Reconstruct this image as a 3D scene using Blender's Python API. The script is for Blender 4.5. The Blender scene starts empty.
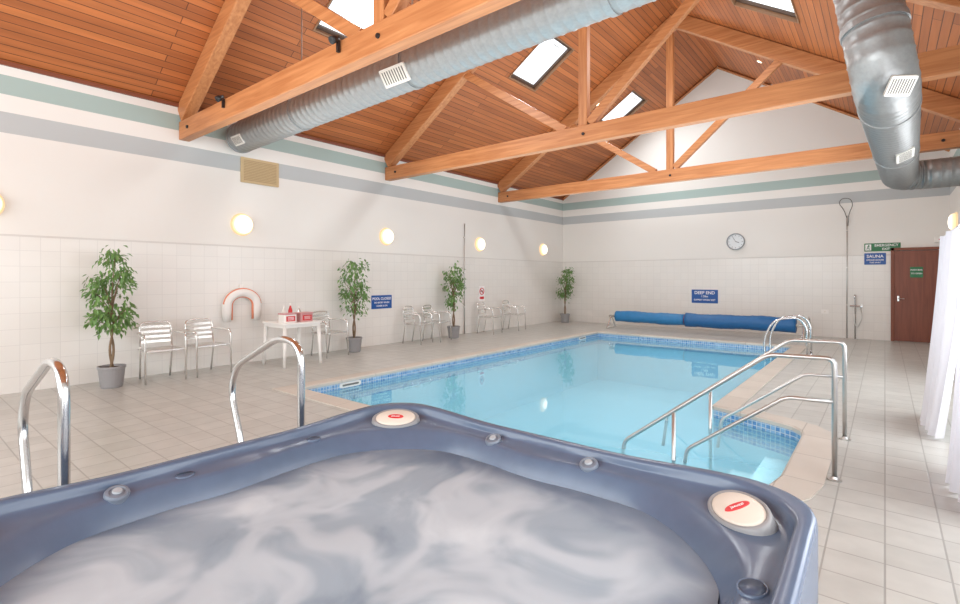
import bpy, bmesh, math, random
from mathutils import Vector, Matrix
PI = math.pi
scn = bpy.context.scene
COL = scn.collection
random.seed(7)

# ------------------------------------------------------------------ helpers
def lin(r, g, b):
    def f(c):
        c /= 255.0
        return c / 12.92 if c <= 0.04045 else ((c + 0.055) / 1.055) ** 2.4
    return (f(r), f(g), f(b), 1.0)

def finish(o, label=None, cat=None, group=None, kind=None):
    if label: o['label'] = label
    if cat: o['category'] = cat
    if group: o['group'] = group
    if kind: o['kind'] = kind
    return o

def thing(name, label, cat, loc=(0, 0, 0), rot=(0, 0, 0), group=None, kind=None):
    o = bpy.data.objects.new(name, None)
    o.empty_display_size = 0.1
    COL.objects.link(o)
    o.location = loc
    o.rotation_euler = rot
    return finish(o, label, cat, group, kind)

def obj(name, bm, mat, parent=None, smooth=False, label=None, kind=None, bevel=0, recalc=True):
    if recalc:
        bmesh.ops.recalc_face_normals(bm, faces=bm.faces)
    me = bpy.data.meshes.new(name)
    bm.to_mesh(me)
    bm.free()
    if smooth:
        for p in me.polygons: p.use_smooth = True
    me.materials.append(mat)
    o = bpy.data.objects.new(name, me)
    COL.objects.link(o)
    if parent: o.parent = parent
    if label: o['label'] = label
    if kind: o['kind'] = kind
    if bevel:
        m = o.modifiers.new('bevel', 'BEVEL')
        m.width = bevel; m.segments = 2; m.limit_method = 'ANGLE'
    return o

def dup(root, loc, rot=None, label=None, group=None):
    r = root.copy(); COL.objects.link(r); r.location = loc
    if rot is not None: r.rotation_euler = rot
    if label: r['label'] = label
    if group: r['group'] = group
    for ch in list(root.children):
        c = ch.copy(); COL.objects.link(c); c.parent = r
        for g in list(ch.children):
            d = g.copy(); COL.objects.link(d); d.parent = c
    return r

def box(bm, c, s, M=None):
    vs = []
    for x in (-.5, .5):
        for y in (-.5, .5):
            for z in (-.5, .5):
                v = Vector((c[0] + x * s[0], c[1] + y * s[1], c[2] + z * s[2]))
                if M: v = M @ v
                vs.append(bm.verts.new(v))
    for f in ((0, 1, 3, 2), (4, 6, 7, 5), (0, 4, 5, 1), (2, 3, 7, 6), (0, 2, 6, 4), (1, 5, 7, 3)):
        bm.faces.new([vs[i] for i in f])
    return bm

def B(c, s, M=None):
    return box(bmesh.new(), c, s, M)

def tube(bm, pts, r, seg=12, caps=True, closed=False):
    pts = [Vector(p) for p in pts]
    n = len(pts)
    rad = r if isinstance(r, (list, tuple)) else [r] * n
    tans = []
    for i in range(n):
        a = pts[(i - 1) % n] if (i > 0 or closed) else pts[0]
        b = pts[(i + 1) % n] if (i < n - 1 or closed) else pts[-1]
        t = (b - a)
        tans.append(t.normalized() if t.length > 1e-9 else (tans[-1] if tans else Vector((0, 0, 1))))
    up = Vector((0, 0, 1)) if abs(tans[0].z) < .9 else Vector((1, 0, 0))
    nrm = tans[0].cross(up).normalized()
    rings = []
    for i in range(n):
        t = tans[i]
        nrm = (nrm - t * nrm.dot(t)).normalized()
        bn = t.cross(nrm)
        rings.append([bm.verts.new(pts[i] + (nrm * math.cos(2 * PI * k / seg) + bn * math.sin(2 * PI * k / seg)) * rad[i]) for k in range(seg)])
    m = n if closed else n - 1
    for i in range(m):
        a, b = rings[i], rings[(i + 1) % n]
        for k in range(seg):
            bm.faces.new((a[k], a[(k + 1) % seg], b[(k + 1) % seg], b[k]))
    if caps and not closed:
        bm.faces.new(rings[0][::-1]); bm.faces.new(rings[-1])
    return bm

def T(pts, r, seg=12, **k):
    return tube(bmesh.new(), pts, r, seg, **k)

def fillet(pts, rad, n=7):
    pts = [Vector(p) for p in pts]
    out = [pts[0]]
    for i in range(1, len(pts) - 1):
        p, a, b = pts[i], pts[i - 1], pts[i + 1]
        d = min(rad, (a - p).length * .49, (b - p).length * .49)
        s = p + (a - p).normalized() * d
        e = p + (b - p).normalized() * d
        for k in range(n + 1):
            t = k / n
            out.append(s * (1 - t) ** 2 + p * 2 * t * (1 - t) + e * t * t)
    out.append(pts[-1])
    return out

def lathe(bm, prof, seg=32, M=None, sx=1, sy=1):
    rings = []
    for (r, z) in prof:
        if r < 1e-6:
            v = Vector((0, 0, z)); rings.append([bm.verts.new(M @ v if M else v)])
        else:
            ring = []
            for k in range(seg):
                v = Vector((r * sx * math.cos(2 * PI * k / seg), r * sy * math.sin(2 * PI * k / seg), z))
                ring.append(bm.verts.new(M @ v if M else v))
            rings.append(ring)
    for a, b in zip(rings, rings[1:]):
        if len(a) == 1 and len(b) == 1: continue
        for k in range(seg):
            if len(a) == 1: bm.faces.new((a[0], b[k], b[(k + 1) % seg]))
            elif len(b) == 1: bm.faces.new((a[k], a[(k + 1) % seg], b[0]))
            else: bm.faces.new((a[k], a[(k + 1) % seg], b[(k + 1) % seg], b[k]))
    return bm

def L(prof, seg=32, **k):
    return lathe(bmesh.new(), prof, seg, **k)

def prism(pts, d, up=True):
    """polygon in local xy, thickness d along +z"""
    bm = bmesh.new()
    a = [bm.verts.new((p[0], p[1], 0)) for p in pts]
    b = [bm.verts.new((p[0], p[1], d)) for p in pts]
    bm.faces.new(a[::-1]); bm.faces.new(b)
    n = len(pts)
    for i in range(n):
        bm.faces.new((a[i], a[(i + 1) % n], b[(i + 1) % n], b[i]))
    return bm

def rrect(w, h, r, n=5):
    pts = []
    for cx, cy, a0 in ((w / 2 - r, h / 2 - r, 0), (-w / 2 + r, h / 2 - r, PI / 2), (-w / 2 + r, -h / 2 + r, PI), (w / 2 - r, -h / 2 + r, 1.5 * PI)):
        for k in range(n + 1):
            a = a0 + PI / 2 * k / n
            pts.append((cx + r * math.cos(a), cy + r * math.sin(a)))
    return pts

def text(name, body, size, mat, parent, loc=(0, 0, 0), bold=0.0, sx=1.0):
    cu = bpy.data.curves.new(name, 'FONT')
    cu.body = body; cu.size = size; cu.align_x = 'CENTER'; cu.align_y = 'CENTER'
    cu.offset = bold; cu.extrude = min(.001, size * .03); cu.resolution_u = 3
    t = bpy.data.objects.new('tmp', cu); COL.objects.link(t)
    bpy.context.view_layer.update()
    dg = bpy.context.evaluated_depsgraph_get()
    me = bpy.data.meshes.new_from_object(t.evaluated_get(dg))
    bpy.data.objects.remove(t); bpy.data.curves.remove(cu)
    me.materials.clear(); me.materials.append(mat)
    o = bpy.data.objects.new(name, me); COL.objects.link(o)
    o.parent = parent; o.location = loc; o.scale = (sx, 1, 1)
    return o

# ------------------------------------------------------------------ materials
def mat(name, col, rough=.5, metal=0, noise=0, nscale=8, bump=0, bscale=40, coat=0, emis=None, estr=0):
    m = bpy.data.materials.new(name); m.use_nodes = True
    N, K = m.node_tree.nodes, m.node_tree.links
    b = N['Principled BSDF']
    b.inputs['Base Color'].default_value = col
    b.inputs['Roughness'].default_value = rough
    b.inputs['Metallic'].default_value = metal
    b.inputs['Coat Weight'].default_value = coat
    tc = N.new('ShaderNodeTexCoord')
    nz = N.new('ShaderNodeTexNoise'); nz.inputs['Scale'].default_value = nscale; nz.inputs['Detail'].default_value = 4
    K.new(tc.outputs['Object'], nz.inputs['Vector'])
    mx = N.new('ShaderNodeMix'); mx.data_type = 'RGBA'
    k = 1 - noise
    mx.inputs['A'].default_value = (col[0] * k, col[1] * k, col[2] * k, 1)
    mx.inputs['B'].default_value = (min(1, col[0] * (1 + noise)), min(1, col[1] * (1 + noise)), min(1, col[2] * (1 + noise)), 1)
    K.new(nz.outputs['Fac'], mx.inputs['Factor']); K.new(mx.outputs['Result'], b.inputs['Base Color'])
    if bump:
        n2 = N.new('ShaderNodeTexNoise'); n2.inputs['Scale'].default_value = bscale; n2.inputs['Detail'].default_value = 3
        K.new(tc.outputs['Object'], n2.inputs['Vector'])
        bp = N.new('ShaderNodeBump'); bp.inputs['Strength'].default_value = bump; bp.inputs['Distance'].default_value = .02
        K.new(n2.outputs['Fac'], bp.inputs['Height']); K.new(bp.outputs['Normal'], b.inputs['Normal'])
    if emis:
        b.inputs['Emission Color'].default_value = emis; b.inputs['Emission Strength'].default_value = estr
    return m

def math_node(N, K, op, a, b=None, clamp=False):
    n = N.new('ShaderNodeMath'); n.operation = op; n.use_clamp = clamp
    for i, v in enumerate((a, b)):
        if v is None: continue
        if isinstance(v, (int, float)): n.inputs[i].default_value = v
        else: K.new(v, n.inputs[i])
    return n.outputs[0]

def brick(N, K, u, v, w, h, mortar, c1, c2, cm, offset=0.0):
    cb = N.new('ShaderNodeCombineXYZ'); K.new(u, cb.inputs[0]); K.new(v, cb.inputs[1])
    br = N.new('ShaderNodeTexBrick'); K.new(cb.outputs[0], br.inputs['Vector'])
    br.offset = offset; br.squash = 1
    br.inputs['Scale'].default_value = 1
    br.inputs['Brick Width'].default_value = w; br.inputs['Row Height'].default_value = h
    br.inputs['Mortar Size'].default_value = mortar; br.inputs['Mortar Smooth'].default_value = .2
    br.inputs['Color1'].default_value = c1; br.inputs['Color2'].default_value = c2; br.inputs['Mortar'].default_value = cm
    return br

def wall_mat(name, axis):
    m = bpy.data.materials.new(name); m.use_nodes = True
    N, K = m.node_tree.nodes, m.node_tree.links
    b = N['Principled BSDF']; b.inputs['Roughness'].default_value = .45
    tc = N.new('ShaderNodeTexCoord'); sp = N.new('ShaderNodeSeparateXYZ'); K.new(tc.outputs['Object'], sp.inputs[0])
    z = sp.outputs['Z']
    paint = lin(235, 233, 228)
    br = brick(N, K, sp.outputs[axis], z, .2, .2, .003, lin(233, 231, 226), lin(230, 228, 223), lin(218, 216, 212))
    def band(z0, z1):
        return math_node(N, K, 'MULTIPLY', math_node(N, K, 'GREATER_THAN', z, z0), math_node(N, K, 'LESS_THAN', z, z1))
    def mix(f, a, bb):
        mx = N.new('ShaderNodeMix'); mx.data_type = 'RGBA'; K.new(f, mx.inputs['Factor'])
        if isinstance(a, tuple): mx.inputs['A'].default_value = a
        else: K.new(a, mx.inputs['A'])
        if isinstance(bb, tuple): mx.inputs['B'].default_value = bb
        else: K.new(bb, mx.inputs['B'])
        return mx.outputs['Result']
    c = mix(math_node(N, K, 'LESS_THAN', z, 1.98), paint, br.outputs['Color'])
    c = mix(band(1.975, 2.0), c, lin(214, 211, 206))
    c = mix(band(3.26, 3.52), c, lin(187, 192, 193))
    c = mix(band(3.74, 3.98), c, lin(167, 187, 183))
    nz = N.new('ShaderNodeTexNoise'); nz.inputs['Scale'].default_value = .6; K.new(tc.outputs['Object'], nz.inputs['Vector'])
    mr = N.new('ShaderNodeMapRange'); mr.inputs['To Min'].default_value = .96; mr.inputs['To Max'].default_value = 1.02
    K.new(nz.outputs['Fac'], mr.inputs['Value'])
    vm = N.new('ShaderNodeVectorMath'); vm.operation = 'SCALE'; K.new(c, vm.inputs[0]); K.new(mr.outputs[0], vm.inputs['Scale'])
    K.new(vm.outputs[0], b.inputs['Base Color'])
    tile = math_node(N, K, 'LESS_THAN', z, 1.98)
    bp = N.new('ShaderNodeBump'); bp.inputs['Strength'].default_value = .1; bp.inputs['Distance'].default_value = .01; bp.invert = True
    K.new(math_node(N, K, 'MULTIPLY', tile, br.outputs['Fac']), bp.inputs['Height']); K.new(bp.outputs['Normal'], b.inputs['Normal'])
    rr = N.new('ShaderNodeMapRange'); rr.inputs['To Min'].default_value = .6; rr.inputs['To Max'].default_value = .25
    K.new(tile, rr.inputs['Value']); K.new(rr.outputs[0], b.inputs['Roughness'])
    return m

def tile_mat(name, w, h, mortar, c1, c2, cm, rough=.35, axes=(0, 1), uscale=(1, 1), offset=0, bump=.3, noise=.06, nsc=2, grainy=0):
    m = bpy.data.materials.new(name); m.use_nodes = True
    N, K = m.node_tree.nodes, m.node_tree.links
    b = N['Principled BSDF']; b.inputs['Roughness'].default_value = rough
    tc = N.new('ShaderNodeTexCoord'); sp = N.new('ShaderNodeSeparateXYZ'); K.new(tc.outputs['Object'], sp.inputs[0])
    u = math_node(N, K, 'MULTIPLY', sp.outputs[axes[0]], uscale[0]); v = math_node(N, K, 'MULTIPLY', sp.outputs[axes[1]], uscale[1])
    br = brick(N, K, u, v, w, h, mortar, c1, c2, cm, offset)
    nz = N.new('ShaderNodeTexNoise'); nz.inputs['Scale'].default_value = nsc; nz.inputs['Detail'].default_value = 5
    if grainy:
        mp = N.new('ShaderNodeMapping'); mp.inputs['Scale'].default_value = (12, .6, 12); K.new(tc.outputs['Object'], mp.inputs['Vector']); K.new(mp.outputs[0], nz.inputs['Vector'])
    else: K.new(tc.outputs['Object'], nz.inputs['Vector'])
    mr = N.new('ShaderNodeMapRange'); mr.inputs['From Min'].default_value = .3; mr.inputs['From Max'].default_value = .7
    mr.inputs['To Min'].default_value = 1 - noise; mr.inputs['To Max'].default_value = 1 + noise
    K.new(nz.outputs['Fac'], mr.inputs['Value'])
    vm = N.new('ShaderNodeVectorMath'); vm.operation = 'SCALE'; K.new(br.outputs['Color'], vm.inputs[0]); K.new(mr.outputs[0], vm.inputs['Scale'])
    K.new(vm.outputs[0], b.inputs['Base Color'])
    bp = N.new('ShaderNodeBump'); bp.inputs['Strength'].default_value = bump; bp.inputs['Distance'].default_value = .01; bp.invert = True
    K.new(br.outputs['Fac'], bp.inputs['Height']); K.new(bp.outputs['Normal'], b.inputs['Normal'])
    return m

def wood_mat(name, c1, c2, axis):
    m = bpy.data.materials.new(name); m.use_nodes = True
    N, K = m.node_tree.nodes, m.node_tree.links
    b = N['Principled BSDF']; b.inputs['Roughness'].default_value = .45
    tc = N.new('ShaderNodeTexCoord'); mp = N.new('ShaderNodeMapping')
    s = [14, 14, 14]; s[axis] = .9
    mp.inputs['Scale'].default_value = s
    K.new(tc.outputs['Object'], mp.inputs['Vector'])
    nz = N.new('ShaderNodeTexNoise'); nz.inputs['Scale'].default_value = 1.5; nz.inputs['Detail'].default_value = 6; nz.inputs['Distortion'].default_value = .6
    K.new(mp.outputs[0], nz.inputs['Vector'])
    cr = N.new('ShaderNodeValToRGB'); cr.color_ramp.elements[0].position = .3; cr.color_ramp.elements[1].position = .7
    cr.color_ramp.elements[0].color = c1; cr.color_ramp.elements[1].color = c2
    K.new(nz.outputs['Fac'], cr.inputs[0]); K.new(cr.outputs[0], b.inputs['Base Color'])
    return m

M_wallL = wall_mat('wall_tile_paint_side', 1)
M_wallB = wall_mat('wall_tile_paint_end', 0)
M_floor = tile_mat('floor_tiles', .25, .25, .005, lin(191, 192, 187), lin(182, 183, 178), lin(155, 155, 150), rough=.3, noise=.06, nsc=6)
M_ceil = tile_mat('ceiling_planks', 4.2, .11, .006, lin(188, 111, 60), lin(160, 90, 47), lin(96, 53, 29), rough=.5, axes=(1, 0), uscale=(1, 1.194), offset=.37, noise=.16, nsc=1.2, grainy=1)
M_beam = wood_mat('beam_pine_across', lin(172, 108, 63), lin(202, 139, 90), 0)
M_beamv = wood_mat('beam_pine_upright', lin(172, 108, 63), lin(202, 139, 90), 2)
M_coping = tile_mat('coping_stone', .6, .6, .005, lin(206, 200, 190), lin(198, 192, 182), lin(170, 164, 155), rough=.5, noise=.06)
M_mosaic = tile_mat('blue_mosaic', .045, .045, .004, lin(84, 136, 192), lin(140, 182, 216), lin(200, 212, 220), rough=.2, noise=.15, nsc=30, axes=(1, 2))
M_mosaicx = tile_mat('blue_mosaic_end', .045, .045, .004, lin(84, 136, 192), lin(140, 182, 216), lin(200, 212, 220), rough=.2, noise=.15, nsc=30, axes=(0, 2))
M_basin = mat('pool_basin_blue', lin(182, 222, 234), .4, noise=.04, nscale=1.5)
M_step = mat('pale_pool_step', lin(206, 228, 232), .4, noise=.03)
M_white = mat('white_plastic', lin(238, 236, 232), .35, noise=.02)
M_chrome = mat('polished_chrome', lin(212, 214, 216), .2, 1, noise=.04)
M_steel = mat('brushed_steel', lin(200, 200, 198), .36, 1, noise=.06, nscale=20)
M_alu = mat('satin_aluminium', lin(232, 231, 228), .24, .8, noise=.03)
M_galv = mat('galvanised_duct', lin(158, 160, 160), .40, .6, noise=.16, nscale=30, bump=.10, bscale=25)
M_grille = mat('grille_white_metal', lin(226, 222, 214), .4, noise=.03)
M_slot = mat('grey_grille_slot', lin(104, 102, 98), .7, noise=.1)
M_black = mat('black_metal', lin(28, 28, 30), .4, noise=.1)
M_beige = mat('beige_vent', lin(196, 172, 132), .5, noise=.06)
M_skyframe = mat('dark_brown_frame', lin(86, 64, 50), .5, noise=.1)
M_reveal = mat('brown_reveal', lin(150, 112, 82), .5, noise=.08)
M_skypane = mat('bright_skylight_glass', lin(225, 232, 238), .2, noise=.04, nscale=3, emis=(.90, .94, .98, 1), estr=1.1)
M_winpane = mat('bright_window_glass', lin(245, 248, 255), .2, emis=(.95, .97, 1, 1), estr=3.0)
M_lampring = mat('amber_rim_glow', lin(120, 90, 50), .4, emis=(1, .72, .40, 1), estr=.95)  # backplate emission stands in for the warm halo around each lamp
M_spot = mat('downlight_glow', lin(255, 240, 210), .4, emis=(1, .82, .5, 1), estr=9)
M_pot = mat('grey_plant_pot', lin(146, 145, 146), .5, noise=.06)
M_soil = mat('potting_soil', lin(70, 50, 36), .9, noise=.3, nscale=60, bump=.5)
M_bark = mat('ficus_bark', lin(130, 108, 84), .8, noise=.2, nscale=40, bump=.3)
M_leaf = mat('ficus_leaf', lin(108, 146, 80), .45, noise=.4, nscale=14)
M_blue = mat('sign_blue', lin(24, 84, 160), .4, noise=.03)
M_green = mat('sign_green', lin(20, 112, 62), .4, noise=.03)
M_signw = mat('sign_white', lin(245, 245, 245), .5, noise=.01)
M_red = mat('signal_red', lin(205, 38, 44), .4, noise=.05)
M_door = wood_mat('red_brown_door', lin(118, 62, 44), lin(140, 80, 58), 2)
M_frame = mat('door_frame_paint', lin(128, 72, 50), .5, noise=.06)
M_cover = mat('blue_cover_sheet', lin(44, 124, 180), .45, noise=.16, nscale=9, bump=.3, bscale=12)
M_cover2 = mat('deep_blue_cover_sheet', lin(30, 100, 158), .45, noise=.16, nscale=9, bump=.3, bscale=12)
M_salmon = mat('salmon_buoy', lin(224, 140, 108), .5, noise=.05)
# lamp glass: white hot in the middle, warm towards the rim
M_lamp = bpy.data.materials.new('warm_glowing_glass'); M_lamp.use_nodes = True
_n, _k = M_lamp.node_tree.nodes, M_lamp.node_tree.links
_b = _n['Principled BSDF']; _b.inputs['Base Color'].default_value = lin(70, 64, 54)
_tc = _n.new('ShaderNodeTexCoord'); _mp = _n.new('ShaderNodeMapping'); _mp.inputs['Scale'].default_value = (6, 6, 0); _k.new(_tc.outputs['Object'], _mp.inputs[0])
_vl = _n.new('ShaderNodeVectorMath'); _vl.operation = 'LENGTH'; _k.new(_mp.outputs[0], _vl.inputs[0])
_c = _n.new('ShaderNodeValToRGB'); _c.color_ramp.elements[0].position = .55; _c.color_ramp.elements[0].color = (1, .94, .80, 1)
_c.color_ramp.elements[1].position = 1; _c.color_ramp.elements[1].color = (.42, .29, .16, 1)
_k.new(_vl.outputs['Value'], _c.inputs[0]); _k.new(_c.outputs[0], _b.inputs['Emission Color']); _b.inputs['Emission Strength'].default_value = 3.4

M_curt = bpy.data.materials.new('white_curtain'); M_curt.use_nodes = True
_n, _k = M_curt.node_tree.nodes, M_curt.node_tree.links
_b = _n['Principled BSDF']; _b.inputs['Base Color'].default_value = lin(226, 226, 230); _b.inputs['Roughness'].default_value = .8
_tr = _n.new('ShaderNodeBsdfTranslucent'); _tr.inputs[0].default_value = lin(215, 217, 228)
_mx = _n.new('ShaderNodeMixShader'); _mx.inputs[0].default_value = .22
_k.new(_b.outputs[0], _mx.inputs[1]); _k.new(_tr.outputs[0], _mx.inputs[2]); _k.new(_mx.outputs[0], _n['Material Output'].inputs[0])

# pool water: slightly milky body under a fresnel gloss
M_water = bpy.data.materials.new('pool_water'); M_water.use_nodes = True
_n, _k = M_water.node_tree.nodes, M_water.node_tree.links
_n.remove(_n['Principled BSDF'])
_t = _n.new('ShaderNodeBsdfTransparent'); _t.inputs[0].default_value = (.72, .93, .985, 1)
_d = _n.new('ShaderNodeBsdfDiffuse'); _d.inputs[0].default_value = lin(146, 208, 224)
_md = _n.new('ShaderNodeMixShader'); _md.inputs[0].default_value = .42; _k.new(_t.outputs[0], _md.inputs[1]); _k.new(_d.outputs[0], _md.inputs[2])
_g = _n.new('ShaderNodeBsdfGlossy'); _g.inputs['Roughness'].default_value = .03; _g.inputs['Color'].default_value = (.95, .98, 1, 1)
_f = _n.new('ShaderNodeFresnel'); _f.inputs['IOR'].default_value = 1.36
_nz = _n.new('ShaderNodeTexNoise'); _nz.inputs['Scale'].default_value = 1.6; _nz.inputs['Detail'].default_value = 2
_tc = _n.new('ShaderNodeTexCoord'); _k.new(_tc.outputs['Object'], _nz.inputs['Vector'])
_bp = _n.new('ShaderNodeBump'); _bp.inputs['Strength'].default_value = .07; _bp.inputs['Distance'].default_value = .03
_k.new(_nz.outputs['Fac'], _bp.inputs['Height']); _k.new(_bp.outputs[0], _g.inputs['Normal']); _k.new(_bp.outputs[0], _f.inputs['Normal'])
_m = _n.new('ShaderNodeMixShader'); _k.new(_f.outputs[0], _m.inputs[0]); _k.new(_md.outputs[0], _m.inputs[1]); _k.new(_g.outputs[0], _m.inputs[2])
_k.new(_m.outputs[0], _n['Material Output'].inputs[0])

# hot tub acrylic
M_tub = mat('slate_blue_acrylic', lin(89, 105, 129), .27, noise=.10, nscale=14)

# frothing tub water: soft misty froth, the blue shell showing toward the edges
M_foam = bpy.data.materials.new('frothing_tub_water'); M_foam.use_nodes = True
N_, K_ = M_foam.node_tree.nodes, M_foam.node_tree.links
_b = N_['Principled BSDF']; _b.inputs['Roughness'].default_value = .45; _b.inputs['Specular IOR Level'].default_value = .2
_tc = N_.new('ShaderNodeTexCoord')
_w = N_.new('ShaderNodeTexNoise'); _w.inputs['Scale'].default_value = 1.2; _w.inputs['Detail'].default_value = 2
K_.new(_tc.outputs['Object'], _w.inputs['Vector'])
_va = N_.new('ShaderNodeVectorMath'); _va.operation = 'SCALE'; _va.inputs['Scale'].default_value = 1.1; K_.new(_w.outputs['Color'], _va.inputs[0])
_vb = N_.new('ShaderNodeVectorMath'); _vb.operation = 'ADD'; K_.new(_tc.outputs['Object'], _vb.inputs[0]); K_.new(_va.outputs[0], _vb.inputs[1])
_nz = N_.new('ShaderNodeTexNoise'); _nz.inputs['Scale'].default_value = 2.2; _nz.inputs['Detail'].default_value = 5; _nz.inputs['Roughness'].default_value = .5
K_.new(_vb.outputs[0], _nz.inputs['Vector'])
_c = N_.new('ShaderNodeValToRGB'); _c.color_ramp.interpolation = 'EASE'; e = _c.color_ramp.elements
e[0].position = .28; e[0].color = lin(124, 141, 157); e[1].position = .73; e[1].color = lin(192, 204, 212)
x = e.new(.5); x.color = lin(152, 167, 180)
K_.new(_nz.outputs['Fac'], _c.inputs[0])
_n3 = N_.new('ShaderNodeTexNoise'); _n3.inputs['Scale'].default_value = 1.7; _n3.inputs['Detail'].default_value = 3
_mp = N_.new('ShaderNodeMapping'); _mp.inputs['Location'].default_value = (3, 5, 0); K_.new(_vb.outputs[0], _mp.inputs[0]); K_.new(_mp.outputs[0], _n3.inputs['Vector'])
_s = math_node(N_, K_, 'ABSOLUTE', math_node(N_, K_, 'SUBTRACT', _n3.outputs['Fac'], .5))
_mr0 = N_.new('ShaderNodeMapRange'); _mr0.interpolation_type = 'SMOOTHERSTEP'
_mr0.inputs['From Min'].default_value = .11; _mr0.inputs['From Max'].default_value = 0; _mr0.inputs['To Min'].default_value = 0; _mr0.inputs['To Max'].default_value = .45
K_.new(_s, _mr0.inputs['Value'])
_mx = N_.new('ShaderNodeMix'); _mx.data_type = 'RGBA'; K_.new(_mr0.outputs[0], _mx.inputs['Factor']); K_.new(_c.outputs[0], _mx.inputs['A']); _mx.inputs['B'].default_value = lin(212, 221, 227)
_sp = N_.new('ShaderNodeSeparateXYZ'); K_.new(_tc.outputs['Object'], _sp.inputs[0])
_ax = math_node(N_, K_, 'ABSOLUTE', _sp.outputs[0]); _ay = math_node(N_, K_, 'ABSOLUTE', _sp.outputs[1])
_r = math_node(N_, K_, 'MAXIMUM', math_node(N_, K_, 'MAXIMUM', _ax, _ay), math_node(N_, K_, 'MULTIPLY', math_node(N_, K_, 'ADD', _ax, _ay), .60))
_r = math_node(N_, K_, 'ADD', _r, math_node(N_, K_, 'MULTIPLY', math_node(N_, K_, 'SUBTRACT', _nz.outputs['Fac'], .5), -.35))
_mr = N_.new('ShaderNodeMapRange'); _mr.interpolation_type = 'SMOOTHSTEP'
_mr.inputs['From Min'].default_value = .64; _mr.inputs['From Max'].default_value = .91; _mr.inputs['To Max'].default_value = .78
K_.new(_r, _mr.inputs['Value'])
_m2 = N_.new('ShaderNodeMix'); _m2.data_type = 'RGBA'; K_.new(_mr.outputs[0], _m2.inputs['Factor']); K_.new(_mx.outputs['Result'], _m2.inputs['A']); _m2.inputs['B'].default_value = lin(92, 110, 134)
K_.new(_m2.outputs['Result'], _b.inputs['Base Color'])

# ------------------------------------------------------------------ room
XL, XR, YN, YF = -8.5, 1.1, -4.0, 14.9
XRIDGE, ZR, ZE = -3.6, 7.35, 4.15
SL = (ZR - ZE) / (XRIDGE - XL)
def zc(X): return ZR - SL * abs(X - XRIDGE)

# pool outline (counter-clockwise)
PX0, PX1, PY0, PY1 = -5.95, -1.5, 3.55, 12.3
outline = [(PX0, PY0), (-1.15, PY0), (-.90, 3.62), (-.72, 3.76), (-.61, 3.96), (-.57, 4.20), (-.57, 5.42), (-.60, 5.55), (-.68, 5.66), (-.80, 5.73), (PX1, 6.02), (PX1, PY1), (PX0, PY1)]
def offset(pts, d):
    out = []; n = len(pts)
    for i in range(n):
        p0, p1, p2 = Vector(pts[i - 1]), Vector(pts[i]), Vector(pts[(i + 1) % n])
        a = (p1 - p0).normalized(); b = (p2 - p1).normalized()
        na = Vector((a.y, -a.x)); nb = Vector((b.y, -b.x))
        m = (na + nb).normalized()
        out.append(tuple(p1 + m * (d / max(.5, m.dot(na)))))
    return out
cop_out = offset(outline, .24)

bm = bmesh.new()
def loop(bm, pts, z):
    vs = [bm.verts.new((p[0], p[1], z)) for p in pts]
    return vs, [bm.edges.new((vs[i], vs[(i + 1) % len(vs)])) for i in range(len(vs))]
_, e1 = loop(bm, [(XL - .1, YN - .1), (XR + .1, YN - .1), (XR + .1, YF + .1), (XL - .1, YF + .1)], 0)
_, e2 = loop(bm, offset(outline, .22), 0)
bmesh.ops.triangle_fill(bm, use_beauty=True, use_dissolve=False, edges=e1 + e2)
for f in bm.faces:
    f.normal_update()
    if f.normal.z < 0: f.normal_flip()
obj('floor', bm, M_floor, kind='structure', recalc=False)

obj('wall_left', B((XL - .05, (YN + YF) / 2, ZE / 2), (.1, YF - YN, ZE)), M_wallL, kind='structure')
def gable(y, name):
    bm = bmesh.new()
    P = [(XL, 0), (XR, 0), (XR, zc(XR)), (XRIDGE, ZR), (XL, ZE)]
    a = [bm.verts.new((p[0], y, p[1])) for p in P]; b = [bm.verts.new((p[0], y + .1, p[1])) for p in P]
    bm.faces.new(a); bm.faces.new(b[::-1])
    for i in range(5): bm.faces.new((a[i], b[i], b[(i + 1) % 5], a[(i + 1) % 5]))
    obj(name, bm, M_wallB, kind='structure')
gable(YF, 'wall_back'); gable(YN - .1, 'wall_front')
# right wall with window openings
bm = bmesh.new()
zr = zc(XR)
wins = [(-3.0, -.8), (.2, 2.6), (3.6, 6.2), (7.2, 9.8)]
box(bm, (XR + .05, (YN + YF) / 2, .2), (.1, YF - YN, .4))
box(bm, (XR + .05, (YN + YF) / 2, (2.5 + zr) / 2), (.1, YF - YN, zr - 2.5))
ys = [YN] + [v for w in wins for v in w] + [YF]
for i in range(0, len(ys), 2):
    box(bm, (XR + .05, (ys[i] + ys[i + 1]) / 2, 1.45), (.1, ys[i + 1] - ys[i], 2.1))
obj('wall_right', bm, M_wallL, kind='structure')
for i, (a, b) in enumerate(wins):
    w = thing('window_%d' % (i + 1), 'tall white framed window in the right wall', 'window', (XR + .05, (a + b) / 2, 1.45), kind='structure')
    bm = bmesh.new(); wd = b - a
    for s in (-1, 1):
        box(bm, (0, s * (wd / 2 - .03), 0), (.07, .06, 2.1)); box(bm, (0, 0, s * 1.02), (.07, wd, .06))
    box(bm, (0, 0, 0), (.05, .05, 2.1))
    obj('window_frame', bm, M_white, w)
    obj('window_pane', B((.02, 0, 0), (.01, wd - .1, 2.0)), M_winpane, w)
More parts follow.
